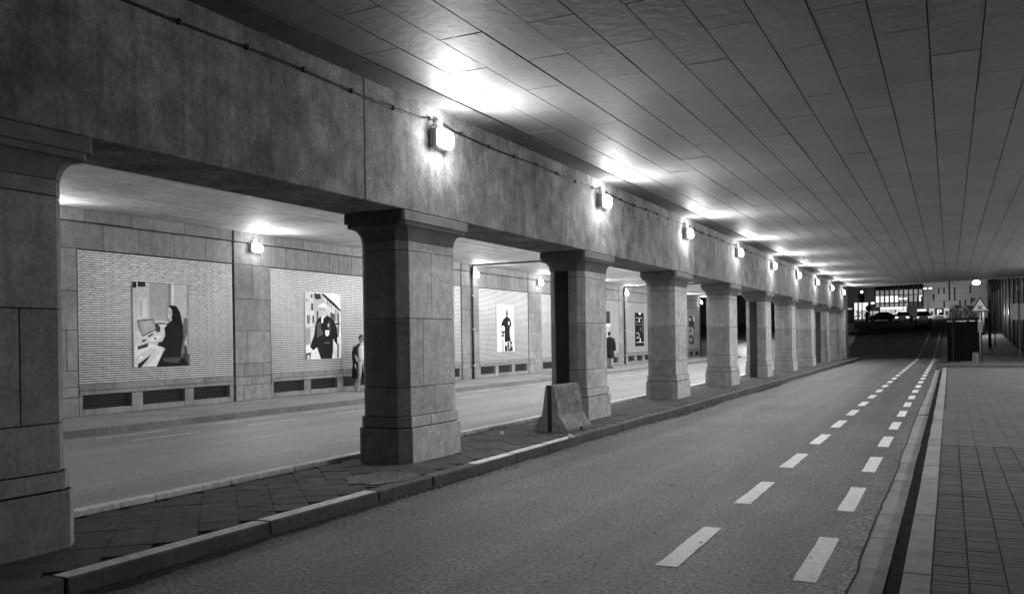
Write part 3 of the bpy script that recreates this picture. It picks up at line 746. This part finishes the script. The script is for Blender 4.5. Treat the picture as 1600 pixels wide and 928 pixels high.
b = MB(); b.loft([ring(0,0,z,rx,ry) for z, rx, ry in ((.93,.15,.115),(1.05,.135,.105),(1.2,.155,.12),(1.32,.16,.11),(1.385,.11,.085),(1.42,.062,.06),(1.475,.058,.058))]).build("jumper", knit, wo, smooth=True)
for sx, pts in ((-1, ((0,.90,.0,.115),(0,.7,.07,.10),(0,.5,.12,.078),(0,.3,.15,.085),(0,.10,.18,.115),(0,.06,.185,.12))), (1, ((0,.90,.0,.115),(0,.7,.0,.10),(0,.5,.01,.078),(0,.3,-.10,.085),(0,.12,-.19,.11),(0,.09,-.2,.115)))):
    MB().loft([ring(sx*.085, y, z, r*.85, r) for _, z, y, r in pts]).build("trouser_leg", trou_l, wo, smooth=True)
    y0 = .22 if sx < 0 else -.17
    MB().loft([ring(sx*.085, y0 + q, z, .035, r, 10) for z, q, r in ((.0,.02,.12),(.035,.02,.12),(.07,-.02,.075),(.11,-.04,.05))]).build("shoe", knit, wo, smooth=True)
# open coat: back and both sides, front left open
def open_coat(levels, gap, m, parent, nm="coat"):
    v, f, n = [], [], 18
    for z, rx, ry, cy in levels:
        for s_ in (1, .90):
            for i in range(n + 1):
                a = math.pi/2 + gap + (2*math.pi - 2*gap) * i / n
                v.append((rx*s_*math.cos(a), cy + ry*s_*math.sin(a) * (1 + .04*math.sin(i*2.1 + z*4)), z))
    w = 2 * (n + 1)
    for k in range(len(levels) - 1):
        for i in range(n):
            f += [(k*w+i, k*w+i+1, (k+1)*w+i+1, (k+1)*w+i), (k*w+n+1+i+1, k*w+n+1+i, (k+1)*w+n+1+i, (k+1)*w+n+2+i)]
        f += [(k*w, (k+1)*w, (k+1)*w+n+1, k*w+n+1), (k*w+n, k*w+2*n+1, (k+1)*w+2*n+1, (k+1)*w+n)]
    k = len(levels) - 1
    for i in range(n): f += [(i, i+1, n+2+i, n+1+i), (k*w+i, k*w+n+1+i, k*w+n+2+i, k*w+i+1)]
    MB().add(v, f).build(nm, m, parent, smooth=True)
open_coat([(.40,.30,.24,-.05),(.7,.29,.21,-.03),(.95,.27,.18,-.01),(1.2,.265,.16,0),(1.33,.235,.14,0),(1.40,.15,.11,-.005),(1.45,.085,.08,-.01)], .75, coatm, wo)
for sx in (-1, 1):
    MB().tube([(sx*.19,0,1.36),(sx*.245,-.02,1.15),(sx*.26,.02,.98),(sx*.245,.06,.86)], [.07,.068,.062,.065], 12).build("sleeve", coatm, wo, smooth=True)
    fingers((sx*.243,.07,.80), 1, skinm, wo, sx)
def head(parent, z, hair_long, glasses, tilt=0):
    h = MB(); prof = [(-.118,.034,.040,.03),(-.10,.046,.060,.022),(-.06,.062,.082,.008),(-.02,.068,.090,.002),(.02,.071,.094,0),(.06,.070,.092,-.004),(.09,.058,.078,-.008),(.112,.035,.05,-.01),(.12,.012,.02,-.01)]
    h.loft([ring(0, cy, z + zz, rx, ry, 18) for zz, rx, ry, cy in prof]); ho = h.build("head", skinm, parent, smooth=True)
    MB().add([(-.013,.088,z-.035),(.013,.088,z-.035),(0,.118,z-.03),(0,.092,z+.02)], [(0,1,2),(1,3,2),(3,0,2),(0,3,1)]).build("nose", skinm, ho)
    MB().box(-.022,.022,.078,.088,z-.066,z-.058).build("mouth", gray(.14), ho)
    for sx in (-1, 1):
        MB().ball((sx*.072, -.005, z-.015), (.008,.022,.032)).build("ear", skinm, ho, smooth=True)
        MB().ball((sx*.029, .086, z+.004), (.013,.008,.007)).build("eye", gray(.08), ho, smooth=True)
    if glasses:
        for sx in (-1, 1): MB().ball((sx*.033,.094,z+.002), (.030,.008,.022)).build("sunglass_lens", gray(.01), ho, smooth=True)
    hr = MB(); hr.loft([ring(0, cy, z + zz, rx, ry, 18) for zz, rx, ry, cy in ((-.06,.062,.055,-.045),(-.02,.076,.075,-.028),(.03,.079,.090,-.016),(.07,.077,.096,-.008),(.105,.058,.075,-.008),(.13,.028,.038,-.01))])
    if hair_long: hr.ball((0, -.11, z + .02), (.04, .045, .045))
    hr.build("hair", hairm, ho, smooth=True)
head(wo, 1.58, True, True)

# man: seen from behind, waiting on the far pavement
ma = empty("person", (-15.15, 41.1, KZ + .004), "man standing with his back turned in a black knee length coat by the third column", "person", rz=R(-12))
J_ = [(0,0,.95),(0,0,1.12),(0,0,1.30),(0,0,1.45),(0,0,1.55),(0,.01,1.60),(-.10,0,.90),(-.10,.02,.50),(-.10,0,.10),(-.10,.12,.03),(.10,0,.90),(.10,.0,.50),(.10,-.05,.10),(.10,.07,.03),
     (-.19,0,1.44),(-.25,-.02,1.18),(-.22,.05,.93),(.19,0,1.44),(.25,-.02,1.18),(.22,.05,.93)]
skin_body("body", J_, E_, [(.15,.11),(.14,.10),(.16,.11),(.12,.08),.056,.054,.09,.065,.045,.035,.09,.065,.045,.035,.06,.045,.035,.06,.045,.035], skinm, ma)
open_coat([(.52,.235,.19,0),(.8,.235,.18,0),(1.1,.235,.165,0),(1.35,.25,.15,0),(1.47,.21,.125,0),(1.53,.12,.10,0),(1.57,.08,.08,0)], .06, coatm, ma)
for sx in (-1, 1):
    MB().loft([ring(sx*.10, y, z, r, r*1.1, 14) for z, y, r in ((.95,0,.115),(.5,.01 if sx<0 else 0,.082),(.25,0,.075),(.07,.0 if sx < 0 else -.05,.078))]).build("trouser_leg", trou, ma, smooth=True)
    MB().loft([ring(sx*.10, (.07 if sx < 0 else .02) + q, z, .045, r, 10) for z, q, r in ((.0,0,.14),(.04,0,.14),(.08,-.03,.08))]).build("shoe", shoe, ma, smooth=True)
    MB().tube([(sx*.20,0,1.46),(sx*.27,-.01,1.2),(sx*.275,.02,1.02),(sx*.245,.06,.90)], [.075,.07,.062,.06], 12).build("sleeve", coatm, ma, smooth=True)
    fingers((sx*.24,.07,.84), 1, skinm, ma, sx)
head(ma, 1.69, False, False)

# ================================================================ BEYOND THE UNDERPASS
FY = 260.0
GZ = gz(260)
def window_grid(parent, x0, x1, rows, n, y):
    w = (x1 - x0) / n; me_w = {}
    for (z0, z1, kind) in rows:
        for i in range(n):
            v = kind(i); h = z1 - z0; key = (v, h)
            if key not in me_w: me_w[key] = MB().box(-w*.34, w*.34, -.06, .06, 0, h).mesh("window", lit(v) if v > 0 else gray(-v))
            link("window", me_w[key], parent, (x0 + (i + .5) * w, y, z0))
ob = empty("office_building", (-12, FY, GZ), "grey office building with a grid of windows, several of them lit", "building")
MB().box(-16, 5.75, .2, 14, -1, 20).build("wall", gray(.06), ob)
Z = lambda q: q - GZ
window_grid(ob, -6.2, 5.75, [(Z(9.05), Z(9.9), lambda i: .10 if i < 7 else -.10), (Z(10.25), Z(12.0), lambda i: (.95, .8, .9, 1.0, .85)[i] if i < 5 else (.7 if i == 9 else .07)),
    (Z(12.25), Z(13.5), lambda i: .09), (Z(13.8), Z(15.2), lambda i: -.01), (Z(15.6), Z(17), lambda i: -.03)], 10, .12)
for i in range(11): MB().box(-.10, .10, -.12, .2, 0, 12).build("mullion", gray(.02), ob, (-6.2 + 1.195 * i, 0, 3.4))
cbld = empty("concrete_building", (2, FY, GZ), "pale blank facade with narrow dark slit windows behind the street lamp", "building")
MB().box(-8.2, 16, .1, 14, -1, 20).build("wall", gray(.42), cbld)
for k, z in enumerate((8.35, 10.2, 12.1, 13.6)): MB().box(-8.2, 16, .07, .1, Z(z), Z(z) + .06).build("panel_joint", gray(.12), cbld)
for x, z0, z1 in ((.08, 10.2, 17), (1.33, 10.2, 13.6), (-2.43, 12.1, 13.6), (-1.19, 12.1, 13.6), (-1.22, 8.4, 10.2), (2.55, 8.1, 10.2), (3.8, 8.6, 10.2), (-3.7, 10.4, 12.1), (5.0, 12, 14), (-6.6, 9, 11.6), (-7.6, 9, 11.6), (6.4, 8.4, 11)):
    MB().box(-.16, .16, .03, .1, Z(z0), Z(z1)).build("window", gray(.01), cbld, (x - 2, 0, 0))
def shop(x0, x1, z1, v, label, seed=1, dens=10, sign=.8):
    rg = random.Random(seed); w = x1 - x0; h = z1 - GZ; y = FY - 1
    r_ = empty("shop_front", ((x0 + x1)/2, y, GZ), label, "shop")
    MB().box(-w/2, w/2, 0, .9, 0, h).build("frame", gray(.05), r_)
    sb = MB().box(-w/2 + .1, w/2 - .1, -.04, 0, h - sign, h - .08).build("sign_board", lit(v), r_)
    nn = max(2, int(w / 1.3)); u = -w/2 + .1
    for i in range(nn):
        c = u + (w - .2) / nn
        MB().box(u, c - .10, -.04, 0, rg.uniform(.1, .3), h - sign - .12).build("window", lit(v * rg.choice((.35, .6, .8, 1))), r_); u = c
    for i in range(dens):
        a = rg.uniform(-w/2 + .2, w/2 - .5); z = rg.uniform(.1, h - sign - .5); ww = rg.uniform(.1, .5)
        MB().box(0, ww, -.09, -.05, 0, rg.uniform(.12, .55)).build("display_item", gray(rg.choice((.02, .05, .1, .3))), r_, (a, 0, z))
shop(-17.0, -10.2, 9.0, .9, "brightly lit shop front below the lit office windows", seed=3, dens=34)
shop(-7.8, -5.4, 8.2, .8, "small lit white shop window behind the right-hand car", seed=4, dens=3, sign=1.3)
shop(-23.6, -19.9, 10.4, .9, "bright corner shop at the far left end of the street", seed=5, dens=16, sign=2.2)
shop(-19.6, -17.2, 8.0, .25, "dim narrow shop between the two bright shops", seed=6, dens=10)
shop(-27.5, -24, 9.0, .3, "dim shop front beyond the corner, cut by the end pier", seed=8, dens=6)
def text_mesh(txt, size, m):
    c = bpy.data.curves.new("letter", 'FONT'); c.body = txt; c.size = size; c.extrude = .02; c.align_x = 'CENTER'; c.align_y = 'CENTER'; c.offset = .03 * size
    o = bpy.data.objects.new("letter", c); COL.objects.link(o)
    dg = bpy.context.evaluated_depsgraph_get(); me = bpy.data.meshes.new_from_object(o.evaluated_get(dg)); bpy.data.objects.remove(o)
    me.materials.clear(); me.materials.append(m); return me
ps = empty("parking_sign", (-2.4, FY - .8, GZ), "large dark panel with a white letter P at the base of the blank facade", "sign")
MB().box(-.9, .9, 0, .15, .2, 2.6).build("panel", gray(.01), ps)
t = link("letter", text_mesh("P", 1.9, lit(.7)), ps, (0, -.05, 1.55)); t.rotation_euler = (math.pi/2, 0, 0); t.scale.x = 1.3
for x, lab in ((-4.2, "pale lit poster panel left of the dark P panel"), (-.6, "pale lit poster panel right of the dark P panel")):
    q = empty("display_panel", (x, FY - .8, GZ), lab, "sign"); MB().box(-.6, .6, 0, .15, 0, 2.6).build("board", lit(.35), q); MB().box(-.3, .3, -.03, 0, .7, 1.9).build("picture", gray(.12), q)
rl = empty("low_railing", (-2.6, FY - 4, GZ), "low white railing in front of the P panel", "railing")
MB().box(-2.6, 2.6, 0, .08, .55, .72).build("rail", lit(.4), rl); MB().box(-2.6, 2.6, 0, .08, .1, .2).build("rail", gray(.5), rl)  # upper rail is emissive, its brightness put in as glow
for i in range(5): MB().box(-.05, .05, 0, .08, 0, .6).build("post", gray(.4), rl, (-2.4 + 1.2 * i, 0, 0))

# cars facing the camera
def car(x, y, rz, v, label, hl=2.5):
    z = gz(y); r_ = empty("car", (x, y, z), label, "car", "cars in the street beyond", rz=rz)
    body = [(-.86,.30),(-.88,.55),(-.82,.80),(-.70,.92)]
    # lengthwise sections: y, half width, z bottom, z shoulder, roof half width, roof height
    secs = [(-2.05,.74,.34,.62,.70,.64),(-1.95,.84,.25,.70,.78,.74),(-1.1,.88,.22,.86,.80,.90),(-.55,.88,.22,.90,.66,1.30),(-.15,.88,.22,.91,.60,1.43),(.9,.88,.22,.92,.58,1.42),(1.55,.87,.24,.92,.66,1.02),(2.05,.82,.30,.86,.74,.90)]
    rings = []
    for yy, hw, zb, zs, rw_, zr in secs:
        rings.append([(-hw*.9,yy,zb),(hw*.9,yy,zb),(hw,yy,(zb+zs)/2),(hw*.98,yy,zs),(rw_,yy,zr),(-rw_,yy,zr),(-hw*.98,yy,zs),(-hw,yy,(zb+zs)/2)])
    MB().loft(rings).build("body", gray(v, .3), r_)
    MB().add([(-.72,-1.08,.93),(.72,-1.08,.93),(.60,-.57,1.31),(-.60,-.57,1.31),(-.72,-1.09,.90),(.72,-1.09,.90),(.60,-.58,1.28),(-.60,-.58,1.28)], [(0,1,2,3),(4,5,6,7),(0,4,5,1),(2,6,7,3)]).build("windscreen", gray(.03, .1), r_)
    for sx in (-1, 1):
        MB().add([(sx*.90,-.95,.93),(sx*.90,.95,.95),(sx*.64,.8,1.36),(sx*.70,-.45,1.32)], [(0,1,2,3)]).build("side_window", gray(.02, .1), r_)
        MB().ball((sx*.62,-1.99,.62), (.21,.08,.13)).build("headlight", lit(hl), r_)
        MB().ball((sx*.98,-.75,.98), (.09,.06,.07)).build("mirror", gray(v), r_)
        for yy in (-1.3, 1.3):
            w = MB(); w.loft([[(sx*xx, yy + rr*math.cos(2*math.pi*i/16), .32 + rr*math.sin(2*math.pi*i/16)) for i in range(16)] for xx, rr in ((.70,.30),(.72,.32),(.88,.32),(.90,.29))])
            wo_ = w.build("wheel", gray(.02), r_)
            w = MB(); w.loft([[(sx*xx, yy + .19*math.cos(2*math.pi*i/12), .32 + .19*math.sin(2*math.pi*i/12)) for i in range(12)] for xx in (.89,.905)]); w.build("rim", gray(.4), wo_)
    MB().box(-.5, .5, -2.075, -2.04, .40, .56).build("grille", gray(.015), r_)
    MB().box(-.26, .26, -2.10, -2.076, .42, .52).build("number_plate", gray(.6), r_)
    return r_
c_ = car(-5.25, 124, R(-4), .7, "dark car with bright headlights and a lit roof sign, left of the two oncoming cars", 3)
MB().box(-.3, .3, -.2, .1, 1.44, 1.58).build("roof_sign", lit(1.2), c_)
car(-3.0, 123, R(3), .75, "pale grey oncoming car beside the street lamp post", .8)
car(-9.6, 150, R(-80), .03, "dark car parked side on before the shop fronts", .6)
def street_lamp(x, y, h, label, arms=((1,0),(-1,0)), power=300, v=14, head=.35, lh=None):
    z = gz(y); r_ = empty("street_lamp", (x, y, z), label, "street lamp")
    MB().tube([(0,0,0),(0,0,1),(0,0,h)], [.12,.10,.08], 8).build("pole", gray(.015), r_, smooth=True)
    for (a, c) in arms:
        MB().tube([(0,0,h-.1),(a*.6,c*.6,h+.15)], .04, 6).build("arm", gray(.03), r_)
        MB().ball((a*.6,c*.6,h+.1), (head,head*.8,.18)).build("lamp_head", lit(v), r_, smooth=True)
    lamp("street_light", (0, -2.5 if y > 150 else -.5, h - .3), power, .3, None, r_, kind='POINT')
street_lamp(-4.75, 243, 7.4, "tall double headed street lamp in front of the blank facade", power=3200, v=4)
street_lamp(-10.5, 243, 5.0, "double headed street lamp glowing before the office windows", power=2500, v=2.5)
street_lamp(-14.5, 200, 3.5, "street lamp with a single small globe near the dim narrow shop", arms=((0,0),), power=400, v=3, head=.4)
street_lamp(-27, 235, 6.5, "street lamp over the corner at the left of the far street", power=4000, v=3)
street_lamp(-17.5, 88, 5.5, "street lamp lighting the road just past the end pier", power=2200, v=3)
street_lamp(2.75, 90, 2.6, "small low street lamp shining behind the warning triangle post", arms=((0,0),), power=550, v=4, head=.22)
sl = street_lamp(2.6, 72, 4.9, "street lamp with a bright glowing head just outside the end of the ceiling", arms=((-1.35,0),), power=30, v=9, head=.26)
# traffic light
tl = empty("traffic_light", (-9.8, 118, gz(118)), "traffic light with one white lit lens at the left of the far street", "traffic light")
MB().tube([(0,0,0),(0,0,3.6)], .06, 8).build("pole", gray(.03), tl); MB().box(-.28,.28,-.2,.1,2.9,4.5).build("housing", gray(.01), tl)
for q, v in enumerate((0, 0, 1)): MB().ball((0,-.2,3.2 + .5*q), (.17,.08,.17)).build("lens", lit(3) if v else gray(.03), tl, smooth=True)
rs = empty("round_sign", (-9.05, 118, gz(118)), "round dark traffic sign on a post by the bright corner shop", "sign")
MB().tube([(0,0,0),(0,0,2.2)], .04, 8).build("pole", gray(.2), rs); MB().loft([[(.36*math.cos(2*math.pi*i/20), yy, 2.15 + .36*math.sin(2*math.pi*i/20)) for i in range(20)] for yy in (-.03,.03)]).build("plate", gray(.04), rs)
# distant pedestrian
pe = empty("person", (-9.5, 121, gz(121)), "tiny dark figure of a pedestrian standing near the corner shop", "person")
skin_body("body", [(0,0,.95),(0,0,1.2),(0,0,1.42),(0,0,1.58),(0,0,1.70),(-.1,0,.5),(-.1,.05,.04),(.1,0,.5),(.1,.05,.04),(-.25,0,1.15),(-.22,0,.9),(.25,0,1.15),(.22,0,.9)],
          [(0,1),(1,2),(2,3),(3,4),(0,5),(5,6),(0,7),(7,8),(2,9),(9,10),(2,11),(11,12)], [.16,.17,.16,.08,.10,.09,.06,.09,.06,.06,.05,.06,.05], gray(.015), pe)
# dark van left
vn = empty("van", (-9.9, 98, gz(98)), "dark box van parked beyond the end pier", "van", rz=R(5))
MB().loft([[(-.95,yy,.3),(.95,yy,.3),(1.0,yy,zt*.6),(.92,yy,zt),(-.92,yy,zt),(-1.0,yy,zt*.6)] for yy, zt in ((-2.6,1.2),(-1.9,1.5),(-1.5,2.6),(2.5,2.7),(2.55,2.6))]).build("body", gray(.015,.4), vn)
for sx in (-1,1):
    for yy in (-1.7, 1.6):
        w = MB(); w.loft([[(sx*xx, yy + .34*math.cos(2*math.pi*i/14), .34 + .34*math.sin(2*math.pi*i/14)) for i in range(14)] for xx in (.75,1.0)]); w.build("wheel", gray(.01), vn)
MB().add([(-.85,-1.93,1.55),(.85,-1.93,1.55),(.8,-1.55,2.4),(-.8,-1.55,2.4)], [(0,1,2,3)]).build("windscreen", gray(.03,.1), vn)

# warning sign, second sign and hoardings on the right
def tri(r, y0, y1): return [[(r*math.cos(a), yy, r*math.sin(a)) for a in (math.pi/2, math.pi/2 + 2*math.pi/3, math.pi/2 + 4*math.pi/3)] for yy in (y0, y1)]
ws = empty("warning_sign", (1.30, 47.0, KZ), "triangular crossroads warning sign with a black cross, on a pole at the far pavement", "sign", rz=R(8))
MB().tube([(0,.03,0),(0,.03,3.1)], .03, 8).build("pole", metal, ws, smooth=True)
p_ = MB().loft(tri(.50, -.02, .0)).build("border", gray(.03), ws, (0, 0, 2.72)); MB().loft(tri(.37, -.027, -.021)).build("plate", gray(.32), p_)
xb = MB()
for a in (R(45), R(-45)):
    c_, s_ = math.cos(a), math.sin(a)
    xb.add([( c_*.13 - s_*.02, -.032, s_*.13 + c_*.02), (c_*.13 + s_*.02, -.032, s_*.13 - c_*.02), (-c_*.13 + s_*.02, -.032, -s_*.13 - c_*.02), (-c_*.13 - s_*.02, -.032, -s_*.13 + c_*.02)], [(0,1,2,3)])
xb.build("cross", gray(.01), p_, (0, 0, -.04))
MB().box(-.10,.10,-.02,.0,1.5,2.0).build("small_plate", gray(.12), ws)
MB().loft([ring(-.18, .15, z, r, r) for z, r in ((0,.16),(.5,.14),(.55,.10))]).build("concrete_foot", gray(.10), ws)
sg = empty("square_sign", (1.78, 63, gz(63)), "small square sign on a post behind the warning triangle", "sign")
MB().tube([(-.45,0,0),(-.45,0,3.9)], .03, 6).build("pole", gray(.1), sg); MB().box(-.75,-.15,-.03,0,3.3,3.9).build("plate", gray(.5), sg)
b = link("symbol", text_mesh("P", .5, gray(.03)), sg, (-.45, -.05, 3.6)); b.rotation_euler = (math.pi/2, 0, 0)
dp = empty("twin_panel_sign", (3.10, 50, KZ), "dark sign with two upright panels on a post at the right edge of the photo", "sign")
MB().tube([(0,.03,0),(0,.03,2.9)], .025, 6).build("pole", gray(.06), dp)
for x in (-.17, .17): MB().box(x - .12, x + .12, -.02, .0, 2.1, 2.9).build("panel", gray(.13), dp)
hd = empty("hoarding", (4.3, 88, 0), "tall black hoarding with upright posts along the right side of the outer street", "hoarding")
for i in range(13):
    y0 = -28 + 5 * i; z = gz(88 + y0)
    MB().box(0, .25, y0 + .06, y0 + 4.94, z - .3, z + 7).build("panel", gray(.006), hd)
    MB().box(-.08, .02, y0 - .05, y0 + .05, z - .3, z + 7).build("post", gray(.03, .35), hd)
lh = empty("guard_fence", (.72, 52, 0), "low dark fence of sheet panels with a pale rail beside the cycle lane", "fence")
for i in range(3): MB().box(-.80 + .53 * i, -.29 + .53 * i, -.03, .03, .12, 2.18).build("panel", gray(.006, 1), lh)
for i in range(4): MB().box(-.82 + .53 * i - .02, -.82 + .53 * i + .03, -.05, .05, 0, 2.22).build("post", gray(.006, 1), lh)
for a, c in ((-.85, -.55), (-.42, .1), (.2, .48), (.6, .8)): MB().box(a, c, -.04, .04, 2.21, 2.26).build("rail", gray(.6), lh)
# shrubs behind it
def shrub(x, y, z, h, r, n, label, nm="shrub", trunk=True, m=gray(.03)):
    r_ = empty(nm, (x, y, z), label, "tree" if nm == "tree" else "shrub"); rg = random.Random(int(x*10+y))
    b = MB()
    for i in range(n):
        a, t, q = rg.uniform(0, 6.28), rg.uniform(-1, 1), rg.random() ** .5
        rr = r * q * math.sqrt(max(0, 1 - t*t)) * (1 + .3*math.sin(3*a + t*4)); c = Vector((rr*math.cos(a), rr*math.sin(a), h - r*.8 + t*r*.9)); s_ = r * rg.uniform(.05, .11)
        u = Vector((rg.uniform(-1,1), rg.uniform(-1,1), rg.uniform(-1,1))).normalized(); w = u.orthogonal().normalized()
        b.add([c - u*s_, c + w*s_*.5, c + u*s_, c - w*s_*.5], [(0,1,2,3)])
    b.build("crown", m, r_)
    t = MB(); t.tube([(0,0,0),(.05*r,0,h*.4),(0,.05*r,h-r*.6)], [.09*r,.06*r,.03*r], 7)
    for q in range(4): a = q*1.6; t.tube([(0,0,h*.35+.1*q*r),(.5*r*math.cos(a),.5*r*math.sin(a),h-r*.6)], [.04*r,.015*r], 5)
    t.build("trunk", gray(.02), r_)
shrub(.35, 54, 0, 3.1, .45, 900, "dark leafy shrub rising above the sheet panel fence, left of the warning sign")
shrub(.15, 51.6, .12, 2.7, .38, 420, "low dark bush leaning over the sheet panel fence")
shrub(1.05, 56, 0, 3.1, .5, 700, "smaller dark shrub just left of the warning sign pole")
shrub(3.0, 74, gz(74), 5.2, .55, 700, "dark tree crown beside the glowing street lamp at the end of the ceiling", nm="tree")
shrub(-24, 240, 5.3, 15, 4.5, 2500, "bare dark tree behind the bright corner shop", nm="tree")
shrub(-20.5, 235, 5.2, 13, 2.6, 1800, "dark tree left of the office building", nm="tree")
